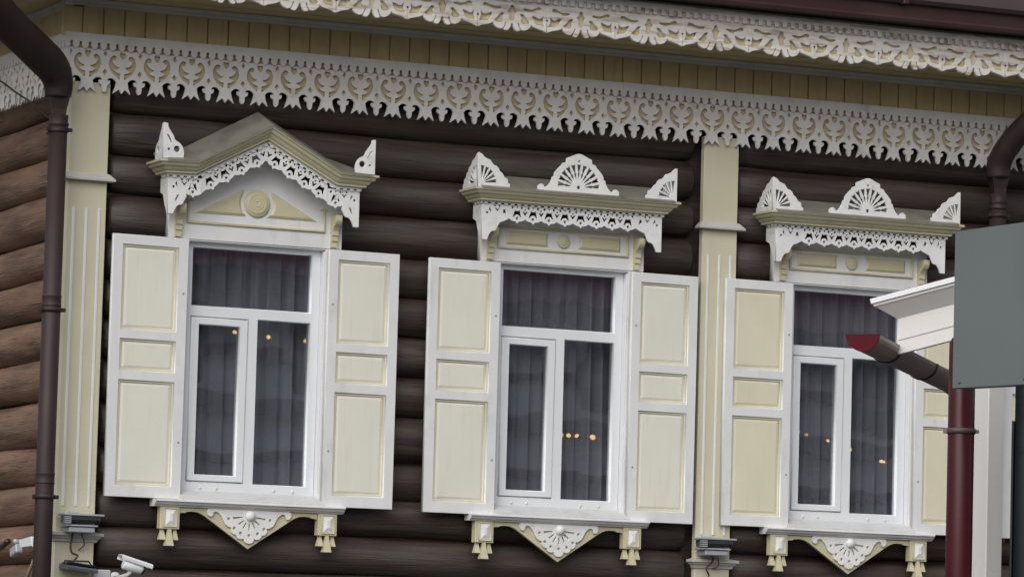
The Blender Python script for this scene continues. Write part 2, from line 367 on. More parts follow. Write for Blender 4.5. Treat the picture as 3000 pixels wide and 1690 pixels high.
# ---------------- plank band, moulding, soffit, carved eaves board
PP = .1402
pb = add('plank_band', boxm(-.30, XE, .055, .075, 2.88, 3.12, 0), PLANK, house)
x = 1.013 - PP * 10
plankm = boxm(.0035, PP - .0035, -.012, .008, 2.885, 3.09, .006)
while x < XE - PP:
    if x > -.40: add('plank', plankm, PLANK, pb, (x, .046 + random.uniform(-.002, .002), 0))
    x += PP
add('plank', boxm(-.302, 1.013 - PP * 9 - .004, .032, .052, 2.885, 3.09, .004), PLANK, pb)
ps = add('plank_band', boxm(-.300, -.28, .08, 7.0, 2.88, 3.12, 0), PLANK, house)
for k in range(20): add('plank', plankm, PLANK, ps, (-.308, .05 + PP * (k + 1), 0), (0, 0, R(-90)))
MP = [(.06, 3.072), (-.012, 3.072), (-.022, 3.080), (-.022, 3.092), (-.034, 3.100), (-.038, 3.114), (.06, 3.114)]
add('eave_moulding', prismx(MP, -.385, XE), MOULD, house)
bm = bmesh.new(); add('eave_moulding', prismx([(-y, z) for y, z in MP], -.034, 7.0), MOULD, house, (-.31, 0, 0), (0, 0, R(90)))
YE, ZS = -.62, 3.117
add('soffit', boxm(-.97, XE + .3, YE + .02, .0, ZS, ZS + .02, 0), SOFFIT, house)
add('soffit', boxm(-.97, -.27, .002, 7.0, ZS, ZS + .02, 0), SOFFIT, house)
for yy in (-.21, -.42): add('soffit_batten', boxm(-.96, XE + .3, yy - .011, yy + .011, ZS - .004, ZS + .002, 0), SOFFIT, house)
eb = [(.0015, 3.121), (.006, 3.116), (.009, 3.104), (.017, 3.086), (.029, 3.071), (.048, 3.071), (.060, 3.080), (.049, 3.098), (.040, 3.122), (.046, 3.124), (.054, 3.101), (.066, 3.082), (.087, 3.078), (.114, 3.089), (.131, 3.108), (.134, 3.120),
      (.139, 3.113), (.168, 3.102), (.211, 3.092), (.232, 3.082), (.2443, 3.079), (.2443, 3.330)]
eo = eb + mir(eb)
H1 = smooth_poly([(.056, 3.181), (.075, 3.184), (.087, 3.175), (.106, 3.152), (.125, 3.135), (.116, 3.126), (.083, 3.123), (.070, 3.128), (.063, 3.145), (.071, 3.160)], 2)
H2 = smooth_poly([(.074, 3.219), (.104, 3.222), (.128, 3.219), (.158, 3.228), (.183, 3.239), (.204, 3.235), (.205, 3.219), (.183, 3.217), (.150, 3.211), (.123, 3.200), (.104, 3.204)], 2)
H3 = [(.140, 3.180), (.160, 3.176), (.185, 3.164), (.206, 3.166), (.221, 3.188), (.218, 3.162), (.222, 3.140), (.233, 3.121), (.198, 3.124), (.167, 3.129), (.152, 3.150)]
ST = smooth_poly([(0, 3.239), (.012, 3.232), (.017, 3.210), (.030, 3.199), (.019, 3.177), (.018, 3.149), (0, 3.137), (-.018, 3.149), (-.019, 3.177), (-.030, 3.199), (-.017, 3.210), (-.012, 3.232)], 2)
EP = .4888
emotif = cut(eo, [H1, mir(H1), H2, mir(H2), H3, mir(H3), ST], .026, .003); emotif.materials.append(EAVEW)
eave = add('carved_eaves_board', boxm(-.97, XE + .3, YE + .0265, YE + .045, 3.106, 3.361, .002), mat('yellow_cream_backing', (.70, .63, .40), .6, .1, (4, 4, 8), (.45, .33, .18), (8, 8, 20), (.5, .7), .5), house)
for k in range(-7, 20):
    xc = 2.912 + EP * k
    if -.97 < xc - EP / 2 and xc + EP / 2 < XE + .35:
        pn = add('carved_panel', emotif, None, eave, (xc, YE + random.uniform(-.002, .002), random.uniform(-.002, .002)))
        add('nail_boss', lathem([(.006, 0), (.007, .003), (.003, .005)], 8, axis='y'), ROOFM, pn, (xc + .244, YE + .001, 3.160))
DP = .0597
def dentil(n):
    L = n * DP; b = []
    for k in range(n):
        x = k * DP; b += [(x, 3.300), (x + .030, 3.300), (x + .030, 3.266), (x + .0590, 3.266)]
    return cut([(0, 3.300)] + b[1:] + [(L - .0005, 3.266), (L - .0005, 3.338), (0, 3.338)], [], .022, .0015)
den = dentil(14); den.materials.append(EAVEW)
for k in range(13): add('dentil_strip', den, None, eave, (-.97 + 14 * DP * k, YE - .0245 + .001 * (k % 2), .001 * (k % 3)))
es = add('carved_eaves_board', boxm(-.95, -.925, -.60, 7.0, 3.118, 3.335, .002), CREAM, house)
for k in range(14): add('carved_panel', emotif, None, es, (-.972, -.35 + EP * k, 0), (0, 0, R(-90)))
re_ = add('roof_edge', boxm(-1.2, XE + .5, -.80, YE + .06, 3.362, 3.375, 0), PIPE, house)
add('drip_strip', prismx([(-.815, 3.358), (-.805, 3.352), (-.79, 3.356), (-.79, 3.392), (-.812, 3.392), (-.818, 3.375)], -1.2, XE + .5), ROOFM, re_)
add('fascia_sheet', boxm(-1.2, XE + .5, -.806, -.795, 3.392, 3.476, .002), ROOFM, re_)
GB = mat('brown_grey_gutter', (.085, .06, .062), .4, .12, (2, 6, 6))
add('eave_gutter', prismx([(-.80, 3.470), (-.84, 3.476), (-.868, 3.50), (-.872, 3.62), (-.80, 3.62)], -1.2, XE + .5), GB, re_)
for k in range(9): add('gutter_bracket', boxm(-.6 + k * 1.15, -.56 + k * 1.15, -.880, -.80, 3.463, 3.61, .004), ROOFM, re_)
roof = add('roof', mesh([(-1.25, -.86, 3.63), (XE + .6, -.86, 3.63), (XE + .6, 3.5, 5.6), (-1.25, 3.5, 5.6), (-1.25, 7.6, 3.63), (XE + .6, 7.6, 3.63)], [(0, 1, 2, 3), (3, 2, 5, 4)]), ROOFM, house)
add('roof_edge', boxm(-1.2, -1.0, -.79, 7.0, 3.36, 3.48, .004), ROOFM, house)

# ---------------- windows
def tooth_holes():
    hat = [(-.033, 1.939), (-.0165, 1.986), (-.008, 1.979), (.008, 1.979), (.0165, 1.986), (.033, 1.939), (.027, 1.939)]
    hat += [(.020 * math.cos(a), 1.936 + .021 * math.sin(a)) for a in [R(20 + 140 * i / 6) for i in range(7)]] + [(-.027, 1.939)]
    return [hat, circ(0, 1.931, .0098), circ(-.0335, 2.001, .0088, 8), circ(.0335, 2.001, .0088, 8), circ(0, 2.004, .0065, 8)]
def valley_holes():
    return [[(-.0195, 1.977), (0, 1.947), (.0195, 1.977), (.009, 1.979), (0, 1.967), (-.009, 1.979)], circ(0, 1.989, .0068, 8)]
TB = [(-.0575, 1.926), (-.045, 1.918), (-.031, 1.9125), (-.014, 1.911), (0, 1.897), (.014, 1.911), (.031, 1.9125), (.045, 1.918)]
def shift(h, dx, dz=0): return [[(x + dx, z + dz) for x, z in p] for p in h]
CORN = [(.46, 1.926), (.476, 1.917), (.493, 1.909), (.507, 1.902), (.518, 1.901), (.529, 1.892), (.542, 1.868), (.550, 1.848), (.563, 1.838), (.580, 1.836), (.594, 1.824), (.606, 1.803), (.614, 1.779), (.652, 1.779)]
CHOL = [[(.528, 1.989), (.5455, 1.964), (.563, 1.989), (.5545, 1.990), (.5455, 1.978), (.5365, 1.990)], circ(.530, 2.003, .007, 8), circ(.562, 2.003, .007, 8), circ(.617, 1.956, .0085), [(.480, 1.948), (.489, 1.986), (.497, 1.982), (.504, 1.982), (.504, 1.955), (.492, 1.962), (.486, 1.948)],
        [(.598, 1.995), (.607, 1.975), (.598, 1.967), (.592, 1.948), (.589, 1.966)]]
def lace_straight():
    bot = [(x + (k - 3.5) * .115, z) for k in range(8) for x, z in TB]
    ol = mir(CORN) + bot + CORN
    ol = ol + [(.652, 2.0145), (-.652, 2.0145)]
    h = []
    for k in range(8): h += shift(tooth_holes(), (k - 3.5) * .115)
    for k in range(7): h += shift(valley_holes(), (k - 3) * .115)
    return cut(ol, h + CHOL + [mir(c) for c in CHOL], .014, .001)
LACE_S = lace_straight(); LACE_S.materials.append(LACEW)
SD = [(0, 1.779), (-.012, 1.779), (-.022, 1.806), (-.050, 1.838), (-.062, 1.858), (-.082, 1.905), (-.135, 1.925), (-.135, 2.0145), (0, 2.0145)]
LACE_SIDE = cut(SD, [circ(-.075, 2.0, .007, 8), circ(-.1, 2.0, .007, 8), [(-.10, 1.972), (-.085, 1.95), (-.07, 1.972), (-.085, 1.962)], circ(-.04, 1.965, .008), [(-.05, 1.90), (-.035, 1.86), (-.03, 1.88)]], .014, .001); LACE_SIDE.materials.append(LACEW)
SA = math.atan2(.253, .48); APX = (0, 2.305)
def lace_gable_side():
    """right hand sloping board, 4 teeth, top edge from the apex down"""
    ca, sa = math.cos(-SA), math.sin(-SA)
    def tr(pts, d): # local x along slope, z measured from 2.036 top
        return [(APX[0] + (x + d) * ca - (z - 2.036) * sa, APX[1] + (x + d) * sa + (z - 2.036) * ca) for x, z in pts]
    ds = [.122, .239, .356, .470]
    ol = [(.0005, 2.280), (.0005, 2.173), (.012, 2.171), (.022, 2.155)]
    for d in ds: ol += tr(TB[0:], d)
    ol += [(.428, 1.938), (.428, 2.053)]
    h = []
    for d in ds[:3]: h += [tr(q, d) for q in tooth_holes()]
    h += [tr(q, ds[3]) for q in tooth_holes()[:2]]
    for d in ds: h += [tr(q, d - .0575) for q in valley_holes()] if d != ds[0] else [tr(valley_holes()[0], d - .062)]
    h += [tr(circ(-.030, 2.002, .0075, 8), ds[3])]
    return cut(ol, h, .014, .001)
LACE_GR = lace_gable_side(); LACE_GR.materials.append(LACEW)
LACE_GL = LACE_GR.copy(); LACE_GL.transform(Matrix.Scale(-1, 4, (1, 0, 0))); LACE_GL.flip_normals()
def lace_gable_flat():
    tb = [(x + .487, z + .007) for x, z in TB[2:]]
    CO = [(x, z + .016) for x, z in CORN[5:]]
    ol = [(.4285, 1.931)] + tb + CO + [(.652, 2.030), (.4285, 2.030)]
    hl = shift(tooth_holes(), .487, .010) + shift(CHOL, 0, .010) + [[(.575, 1.925), (.590, 1.915), (.588, 1.93), (.606, 1.885), (.600, 1.868)]]
    return cut(ol, hl, .014, .001)
LACE_FR = lace_gable_flat(); LACE_FR.materials.append(LACEW)
LACE_FL = LACE_FR.copy(); LACE_FL.transform(Matrix.Scale(-1, 4, (1, 0, 0))); LACE_FL.flip_normals()
def step_strip(n, pitch=.0475):
    b = []
    for k in range(n):
        x = k * pitch; b += [(x, 2.024), (x + .022, 2.024), (x + .022, 2.012), (x + pitch - .0004, 2.012)]
    L = n * pitch; return cut(b + [(L - .0002, 2.040), (0, 2.040)], [], .008, .0008)
STEP_S = step_strip(28); STEP_S.materials.append(LACEW)
STEP_G = step_strip(11); STEP_G.materials.append(LACEW)
STEP_F = step_strip(4); STEP_F.materials.append(LACEW)
STEP_D = step_strip(3); STEP_D.materials.append(LACEW)

CPROF = [(0, -.006), (.0, .0), (.034, .004), (.034, .014), (.046, .022), (.053, .030), (.055, .036), (.075, .046), (.080, .056), (.080, .060), (.096, .066), (.096, .080)]
def cornice(path, yb=.08, y0=-.095):
    """path = [(x, z, hscale)] from left to right in the front plane; returns at both ends"""
    rows = []
    for o, h in CPROF:
        row = [(path[0][0] - o, yb, path[0][1] + h)]
        for i, (x, z, hsc) in enumerate(path):
            xx = x - o if i == 0 else x + o if i == len(path) - 1 else x
            row.append((xx, y0 - o, z + h * hsc))
        row.append((path[-1][0] + o, yb, path[-1][1] + h)); rows.append(row)
    n = len(rows[0]); v = [p for r_ in rows for p in r_]; f = []
    for i in range(len(rows) - 1):
        for k_ in range(n - 1): f.append((i * n + k_, i * n + k_ + 1, (i + 1) * n + k_ + 1, (i + 1) * n + k_))
    return mesh(v, f)
def tin_roof(path, yb=.08, yf=-.195, rise=.115):
    o = .052; v = []
    for i, (x, z, hs_) in enumerate(path):
        xx = x - o if i == 0 else x + o if i == len(path) - 1 else x
        v += [(xx, yf, z + .080 * hs_ + .003), (xx, yb, z + .080 * hs_ + (rise if abs(x) < .6 or len(path) == 2 else rise * .55))]
    f = [(2 * i, 2 * i + 2, 2 * i + 3, 2 * i + 1) for i in range(len(path) - 1)]
    n = len(v); v += [(a, b, c - .012) for a, b, c in v]
    f += [tuple(n + q for q in reversed(t)) for t in f[:]]
    f += [(0, 1, n + 1, n), (2 * len(path) - 1, 2 * len(path) - 2, n + 2 * len(path) - 2, n + 2 * len(path) - 1)]
    for i in range(len(path) - 1): f.append((2 * i, n + 2 * i, n + 2 * i + 2, 2 * i + 2))
    return mesh(v, f)
PS = [(-.648, 2.030, 1), (.648, 2.030, 1)]
PG = [(-.648, 2.046, 1), (-.480, 2.050, 1.04), (0, 2.303, 1.13), (.480, 2.050, 1.04), (.648, 2.046, 1)]
COR_S, COR_G = cornice(PS), cornice(PG)
ROOF_S, ROOF_G = tin_roof(PS), tin_roof(PG)
# crests
fh = [(.262, 2.108), (.289, 2.112), (.296, 2.126), (.294, 2.142), (.283, 2.155), (.268, 2.159), (.255, 2.153), (.248, 2.141), (.238, 2.138), (.222, 2.150), (.207, 2.170), (.197, 2.190), (.191, 2.211), (.180, 2.215), (.178, 2.235), (.166, 2.252), (.144, 2.276), (.128, 2.290), (.119, 2.306), (.094, 2.313), (.091, 2.340), (.066, 2.350), (.037, 2.363), (.018, 2.371), (0, 2.374)]
fo = fh + [(-x, z) for x, z in reversed(fh[:-1])]
def slot(a, kind):
    if kind == 'key': pl = [(.050, -.0016), (.083, -.0072), (.094, -.0078), (.101, -.0036), (.109, -.0072), (.153, -.0150), (.148, 0), (.153, .0150), (.109, .0072), (.101, .0036), (.094, .0078), (.083, .0072), (.050, .0016)]
    else: pl = [(.0, -.0024), (kind, -.0122), (kind - .005, 0), (kind, .0122), (0, .0024)]
    return rot2(pl, a)
fslots = [[(x, z + 2.152) for x, z in slot(R(6 + 16.8 * k), 'key')] for k in range(11)]
CREST = cut(fo, fslots + [circ(0, 2.152, .0125), circ(0, 2.324, .0085)], .016, .0012); CREST.materials.append(LACEW)
FZ = 2.110
def finial_pts(kind):
    if kind == 'fan':
        o = [(0, 0), (.229, 0), (.229, .034), (.216, .037), (.214, .050), (.211, .065), (.200, .069), (.187, .076), (.178, .092), (.168, .104), (.153, .112), (.145, .130), (.131, .144), (.110, .150), (.098, .162), (.085, .181), (.060, .189), (.040, .199), (.030, .212), (.018, .219), (0, .226)]
        hs_ = []
        for (ax, az), (bx, bz) in (((.026, .058), (.031, .143)), ((.038, .054), (.065, .134)), ((.046, .048), (.097, .114)), ((.051, .041), (.118, .084)), ((.053, .034), (.134, .048))):
            a = math.atan2(bz - az, bx - ax); hs_.append([(x + ax, z + az) for x, z in slot(a, math.hypot(bx - ax, bz - az))])
        return o, hs_
    o = [(0, 0), (.137, 0), (.139, .042), (.134, .066), (.125, .085), (.105, .105), (.085, .114), (.074, .124), (.067, .145), (.050, .168), (.036, .187), (.028, .205), (.026, .222), (.0, .226)]
    cres = smooth_poly([(.020, .151), (.029, .150), (.041, .138), (.051, .120), (.056, .103), (.052, .097), (.045, .112), (.036, .128), (.027, .139)], 2)
    return o, [circ(.090, .063, .0205, 14), circ(.037, .058, .0085), cres]
FIN = {}
for kd in ('fan', 'plain'):
    o_, h_ = finial_pts(kd)
    A = cut(o_, h_, .015, .0012); B = A.copy(); B.transform(Matrix.Scale(-1, 4, (1, 0, 0))); B.flip_normals()
    A.materials.append(LACEW); B.materials.append(LACEW)
    FIN[kd] = (A, B)
# raised panels of the head boards
def rect(x0, x1, z0, z1): return [(x0, z0), (x1, z0), (x1, z1), (x0, z1)]
def side_field(w0, w1, z0, z1, c, r):
    """panel whose inner (right) end is hollowed by a circle about (0,c)"""
    a = [R(180 - d) for d in (-34, -17, 0, 17, 34)]
    arc = []
    zz = [z0 + (z1 - z0) * i / 5 for i in range(6)]
    for z in zz: arc.append((-math.sqrt(max(1e-6, r * r - (z - c) ** 2)), z))
    return [(w0, z0)] + arc + [(w0, z1)]
sf = side_field(-.418, 0, 1.772, 1.863, 1.8175, .118); cx_, cz_ = -.26, 1.8175
sfi = [(cx_ + (x - cx_) * .90, cz_ + (z - cz_) * .66) for x, z in sf]
FIELD_S = raised(sf, sfi, .010)
FIELD_SR = FIELD_S.copy(); FIELD_SR.transform(Matrix.Scale(-1, 4, (1, 0, 0))); FIELD_SR.flip_normals()
tf = [(-.420, 1.824)] + [(-math.sqrt(.112 ** 2 - (1.911 - z) ** 2) if abs(1.911 - z) < .105 else -.085, z) for z in (1.826, 1.85, 1.88, 1.911, 1.94, 1.97)] + [(-.093, 1.996)]
tfi = [(-.375, 1.842)] + [(x - .016, max(z, 1.842)) for x, z in tf[1:-1]] + [(-.113, 1.968)]
FIELD_G = raised(tf, tfi, .010)
FIELD_GR = FIELD_G.copy(); FIELD_GR.transform(Matrix.Scale(-1, 4, (1, 0, 0))); FIELD_GR.flip_normals()
MED_S = lathem([(.046, 0), (.046, .008), (.040, .014), (.036, .012), (.030, .016), (.012, .019), (.002, .020)], 24, axis='y')
MED_G = lathem([(.087, 0), (.087, .008), (.080, .012), (.072, .012), (.068, .016), (.052, .020), (.047, .017), (.042, .020), (.034, .022), (.030, .019), (.024, .022), (.016, .024), (.012, .021), (.002, .023)], 32, axis='y')
BRK = prismx([(.045, 1.665), (.020, 1.665), (.020, 1.702), (.024, 1.704), (.012, 1.706), (.012, 1.738), (.018, 1.740), (.004, 1.742), (.003, 1.770), (-.008, 1.790), (-.020, 1.800), (-.040, 1.812), (-.052, 1.828), (-.056, 1.842), (-.056, 1.868), (.045, 1.868)], -.020, .020)
# window frame meshes (local x, world y/z)
YF = .100
def frame_mesh():
    L = [(-.462, -.400, YF, YF + .06, .058, 1.66), (.415, .476, YF, YF + .06, .058, 1.66), (-.3995, .4145, YF + .0015, YF + .06, .058, .126), (-.3995, .4145, YF + .0015, YF + .06, 1.612, 1.66),
         (-.3995, .4145, YF + .001, YF + .06, 1.174, 1.243), (-.010, .057, YF + .002, YF + .06, .1265, 1.1735)]
    me = cut(rect(-.462, .476, .058, 1.66), [rect(-.400, .415, 1.243, 1.612), rect(-.400, -.010, .126, 1.174), rect(.057, .415, .126, 1.174)], .06, .004); me.transform(Matrix.Translation((0, YF, 0))); return me
FRAME = frame_mesh()
SASH = cut(rect(-.396, -.014, .130, 1.168), [rect(-.345, -.070, .172, 1.122)], .05, .005); SASH.transform(Matrix.Translation((0, YF - .010, 0)))
def pane(x0, x1, z0, z1): return mesh([(x0, 0, z0), (x1, 0, z0), (x1, 0, z1), (x0, 0, z1)], [(0, 1, 2, 3)])
PANES = [pane(-.405, .420, 1.238, 1.617), pane(-.35, -.065, .167, 1.127), pane(.052, .420, .121, 1.179)]
CAPM = lathem([(.010, 0), (.010, .004), (.006, .006)], 8, axis='y')
# sill and apron
SILL = prismx([(.10, .062), (.085, .066), (-.030, .010), (-.042, .006), (-.046, .0), (-.046, -.008), (-.036, -.014), (-.030, -.026), (-.014, -.034), (-.010, -.042), (.08, -.042), (.08, .05)], -.478, .495)
SILLM = prismx([(.07, .002), (-.050, .0), (-.054, -.004), (-.054, -.012), (-.042, -.018), (-.034, -.030), (-.018, -.037), (-.014, -.044), (.07, -.044)], -.645, .640)
ah = [(0, -.292), (.296, -.096), (.318, -.084), (.345, -.074), (.380, -.070), (.415, -.073), (.432, -.081), (.448, -.080), (.468, -.086), (.468, -.046)]
APR = cut(ah + mir(ah)[:-1], [], .03, .002)
BLK = boxm(-.065, .065, -.012, .05, -.186, -.046, .003)
PYR = raised(rect(-.036, .036, -.166, -.060), rect(-.010, .010, -.136, -.088), .012)
BLKF = cut(rect(-.046, .046, -.174, -.052), [rect(-.038, .038, -.167, -.059)], .007, .0012)
def tassel(w0, w1, h):
    return lathem([(w0 * .5, 0), (w0, -.004), (w0 * 1.0, -h * .2), (w1, -h), (w1 * .9, -h - .002)], 4, smooth=False)
TAS_A, TAS_B = tassel(.016, .030, .066), tassel(.018, .038, .104)
fl = [(0, -.258), (.020, -.254), (.034, -.240), (.036, -.226), (.050, -.232), (.072, -.228), (.084, -.215), (.086, -.203), (.104, -.202), (.118, -.190), (.124, -.172), (.119, -.160), (.142, -.155), (.164, -.140), (.176, -.118), (.190, -.090), (.212, -.068), (.230, -.064), (.244, -.070), (.246, -.082), (.252, -.094), (.270, -.096), (.284, -.080), (.286, -.060), (.276, -.046), (0, -.046)]
fo2 = fl + mir(fl)[1:]
fslot = []
for an in (8, 36, 62, 90, 118, 144, 172):
    a = R(-an); q_ = .112 if an in (8, 172) else .088; fslot.append([(x, z - .085) for x, z in rot2([(.046, -.0035), (q_, -.0065), (q_, .0065), (.046, .0035)], a)])
fdots = [circ(x, z, .0105) for x, z in ((0, -.206), (.058, -.194), (-.058, -.194), (.101, -.163), (-.101, -.163), (.141, -.106), (-.141, -.106))]
FANA = cut(fo2, fslot + fdots, .014, .0012)
BOSS = lathem([(.034, 0), (.033, .008), (.027, .018), (.015, .026), (.002, .028)], 20, axis='y')
# shutters
def shutter_meshes(w):
    s = .068
    zs = [(0, .076), (.733, .795), (.992, 1.052), (1.586, 1.65)]
    lst = [(0, s, 0, .034, 0, 1.65), (w - s, w, 0, .034, 0, 1.65)] + [(s + .0003, w - s - .0003, .0008, .033, a, b) for a, b in zs]
    fr = cut(rect(0, w, 0, 1.65), [rect(s, w - s, a_, b_) for a_, b_ in ((.076, .733), (.795, .992), (1.052, 1.586))], .034, .003)
    pans, beads = [], []
    for a, b in ((.076, .733), (.795, .992), (1.052, 1.586)):
        x0, x1 = s, w - s
        o = rect(x0, x1, a, b); i = rect(x0 + .030, x1 - .030, a + .028, b - .028)
        pans.append(raised(rect(x0 + .014, x1 - .014, a + .013, b - .013), rect(x0 + .034, x1 - .034, a + .030, b - .030), .006))
        bd = cut(rect(x0 + .0002, x1 - .0002, a + .0002, b - .0002), [rect(x0 + .014, x1 - .014, a + .013, b - .013)], .012, .002); beads.append(bd)
    return fr, pans, beads
SHL, SHR = shutter_meshes(.508), shutter_meshes(.490)
HINGE = boxm(-.006, .006, -.012, .002, -.03, .03, .003)
def curtain_mesh(w, h, seed):
    rg = random.Random(seed); n = 170; v = []; f = []
    xs = []; ph = 0
    for i in range(n + 1):
        ph += rg.choice((.14, .22, .3, .42, .75)); xs.append(ph)
    rows = 7
    for j in range(rows + 1):
        t = j / rows
        for i in range(n + 1):
            x = -w / 2 + w * i / n
            v.append((x + .010 * math.sin(xs[i] * 1.3 + 2 * t), .034 * math.sin(xs[i]) * (1 - .25 * t) + .008 * math.sin(xs[i] * 2.7 + t), h * t))
    for j in range(rows):
        for i in range(n): a = j * (n + 1) + i; f.append((a, a + 1, a + n + 2, a + n + 1))
    return mesh(v, f, True)
WLAB = ['leftmost window beside the corner board, under the gabled surround', 'middle window under a flat lace cornice, left of the cream post', 'window right of the cream post, partly behind the foreground eave', 'window beyond the right drainpipe, almost hidden by the grey panel']
for wi, xc in enumerate(WC):
    gable = wi == 0
    L0 = (xc, 0, 0)
    cs_ol = rect(-.595, .595, 1.656, 1.952) if not gable else [(-.595, 1.656), (.595, 1.656), (.595, 1.962), (.455, 1.99), (0, 2.238), (-.400, 1.985), (-.595, 1.945)]
    cas = add('window_surround', cut(cs_ol, [], .06, .003), WHITE, house, (xc, .045, 0)); cas['label'] = ('white gabled window surround with lace edging and ringed medallion' if gable else 'white window surround with straight lace cornice and fan crest, ' + ['', 'left of the cream post', 'right of the cream post', 'far right, mostly hidden'][wi])
    add('jamb_board', boxm(-.595, -.474, .047, .10, .0, 1.655, .003), WHITE, cas, L0)
    add('jamb_board', boxm(.486, .595, .047, .10, .0, 1.655, .003), WHITE, cas, L0)
    add('head_lining', prismx([(.105, 1.640), (.105, 1.6555), (.052, 1.6555), (.052, 1.648)], -.473, .485), WHITE, cas, L0)
    add('jamb_lining', boxm(.4765, .4855, .060, .16, .03, 1.64, .001), PVC, cas, L0)
    # head panel
    if not gable:
        add('panel_bead', cut(rect(-.478, .478, 1.742, 1.897), [rect(-.462, .462, 1.758, 1.881)], .014, .004), OLIVE, cas, (xc, .032, 0))
        add('raised_field', FIELD_S, BEAD, cas, (xc, .0435, 0)); add('raised_field', FIELD_SR, BEAD, cas, (xc, .0435, 0))
        add('medallion', MED_S, BEAD, cas, (xc, .044, 1.8175))
    else:
        U = [(-.474, 1.757), (.474, 1.757), (.474, 1.912), (.436, 1.912), (.436, 1.899), (.458, 1.899), (.458, 1.773), (-.458, 1.773), (-.458, 1.899), (-.436, 1.899), (-.436, 1.912), (-.474, 1.912)]
        add('panel_bead', cut(U, [], .014, .004), OLIVE, cas, (xc, .032, 0))
        add('raised_field', FIELD_G, BEAD, cas, (xc, .0435, 0)); add('raised_field', FIELD_GR, BEAD, cas, (xc, .0435, 0))
        add('medallion', MED_G, BEAD, cas, (xc, .044, 1.911))
    for s in (-1, 1): add('bracket', BRK, BEAD, cas, (xc + s * .533, 0, .0))
    add('cornice', COR_G if gable else COR_S, OLIVE, cas, L0)
    add('cornice_roof', ROOF_G if gable else ROOF_S, TIN, cas, L0)
    if gable:
        for me_ in (LACE_GR, LACE_GL): add('lace_board', me_, None, cas, (xc, -.095, 0))
        for me_ in (LACE_FR, LACE_FL): add('lace_board', me_, None, cas, (xc, -.0915, 0))
        ca, sa = math.cos(SA), math.sin(SA)
        for s in (-1, 1):
            # stepped strip along the slope
            o_ = add('stepped_strip', STEP_G, None, cas, (0, 0, 0))
            if s == 1: o_.rotation_euler = (0, SA, 0); base = Vector((.010, 0, 2.302))
            else: o_.rotation_euler = (0, -SA, 0); base = Vector((-.4665, 0, 2.054))
            off = Matrix.Rotation(SA * s, 3, 'Y') @ Vector((0, 0, 2.040))
            o_.location = Vector((xc, -.104, 0)) + base - off - WLOC[cas]
            add('stepped_strip', STEP_F, None, cas, (xc + (.462 if s == 1 else -.652), -.1045, .012))
    else:
        add('lace_board', LACE_S, None, cas, (xc, -.095, 0)); add('stepped_strip', STEP_S, None, cas, (xc - .665, -.1035, .0))
    dz = .014 if gable else 0
    for s in (-1, 1):
        o_ = add('lace_return', LACE_SIDE if s < 0 else LACE_SIDE, None, cas, (xc + s * .6525 + (.0 if s < 0 else -.0145), -.078, dz), (0, 0, R(-90)))
        o2 = add('stepped_strip', STEP_D, None, cas, (xc + s * .652 - (.009 if s < 0 else -.001), .04, dz), (0, 0, R(-90)))
    A, B = FIN['plain' if gable else 'fan']
    fz = FZ + (.022 if gable else 0)
    fl_ = add('finial', A, None, cas, (xc - .722, -.168, fz)); add('finial_return', B, None, fl_, (xc - .7225, -.1525, fz), (0, 0, R(-90)))
    fr_ = add('finial', B, None, cas, (xc + .722, -.168, fz)); add('finial_return', B, None, fr_, (xc + .7075, -.1525, fz), (0, 0, R(-90)))
    if not gable: add('fan_crest', CREST, None, cas, (xc, -.170, .004))
    # window
    win = add('window', FRAME, PVC, house, L0); win['label'] = 'white framed three-light ' + WLAB[wi]
    sash = add('sash', SASH, PVC, win, L0)
    for q, pm in enumerate(PANES): add('pane', pm, GLASS, win if q != 1 else sash, (xc, YF + (.030 if q != 1 else .022), 0))
    for u_ in (-.30, -.19, .20, .33): add('drain_cap', CAPM, PANEL, win, (xc + u_, YF + .0005, .088))
    # sill
    sl = add('window_sill', SILLM, WHITE, house, L0)
    add('sloping_sill', SILL, SILLW, sl, (xc, 0, .003))
    ap = add('apron', APR, BEAD, sl, (xc, .002, 0))
    add('fan_ornament', FANA, LACEW, sl, (xc, -.0125, 0)); add('boss', BOSS, LACEW, sl, (xc + .005, -.0120, -.083))
    for s in (-1, 1):
        bx_ = xc + s * .535
        bk = add('apron_block', BLK, BEAD, sl, (bx_, 0, 0)); add('block_bead', BLKF, BEAD, sl, (bx_ + .004, -.0185, 0)); add('pyramid_stud', PYR, LACEW, sl, (bx_ + .004, -.0125, 0))
        for u_, me_ in ((-.042, TAS_A), (.042, TAS_A), (0, TAS_B)):
            add('tassel', me_, BEAD, sl, (bx_ + u_, .018 + (.0 if u_ else -.018), -.186), (0, 0, R(45)))
    # shutters
    for side, (fr, pans, beads), x0 in ((-1, SHL, xc - .972), (1, SHR, xc + .494)):
        zoff = .004 if wi == 0 and side < 0 else (-.004 if wi == 1 else 0)
        ang = {(0, -1): 0.6, (0, 1): -.4, (1, -1): .3, (1, 1): .2, (2, -1): -.2}.get((wi, side), 0)
        sh = add('shutter', fr, WHITE, house, (x0, 0, zoff), (0, 0, R(ang)))
        for a_, b_ in zip(pans, beads):
            if wi >= 2: a_ = a_.copy(); a_.materials.clear()
            add('shutter_panel', a_, PANEL if wi < 2 else PANEL2, sh, (0, .019, 0), local=True); add('panel_bead', b_, BEAD2, sh, (0, .010, 0), local=True)
        hx_ = .497 if side < 0 else -.004
        w_ = .508 if side < 0 else .490
        for zz in (.36, 1.30): add('hinge_pin', lathem([(.006, 0), (.006, .006), (.003, .008)], 8, axis='y'), LGREY, sh, (w_ - .03 if side < 0 else .03, .0005, zz), local=True)
    # curtain
    cu = add('curtain', curtain_mesh(1.10, 1.85, 11 + wi), CURTAIN, None, (xc, .235, -.06))
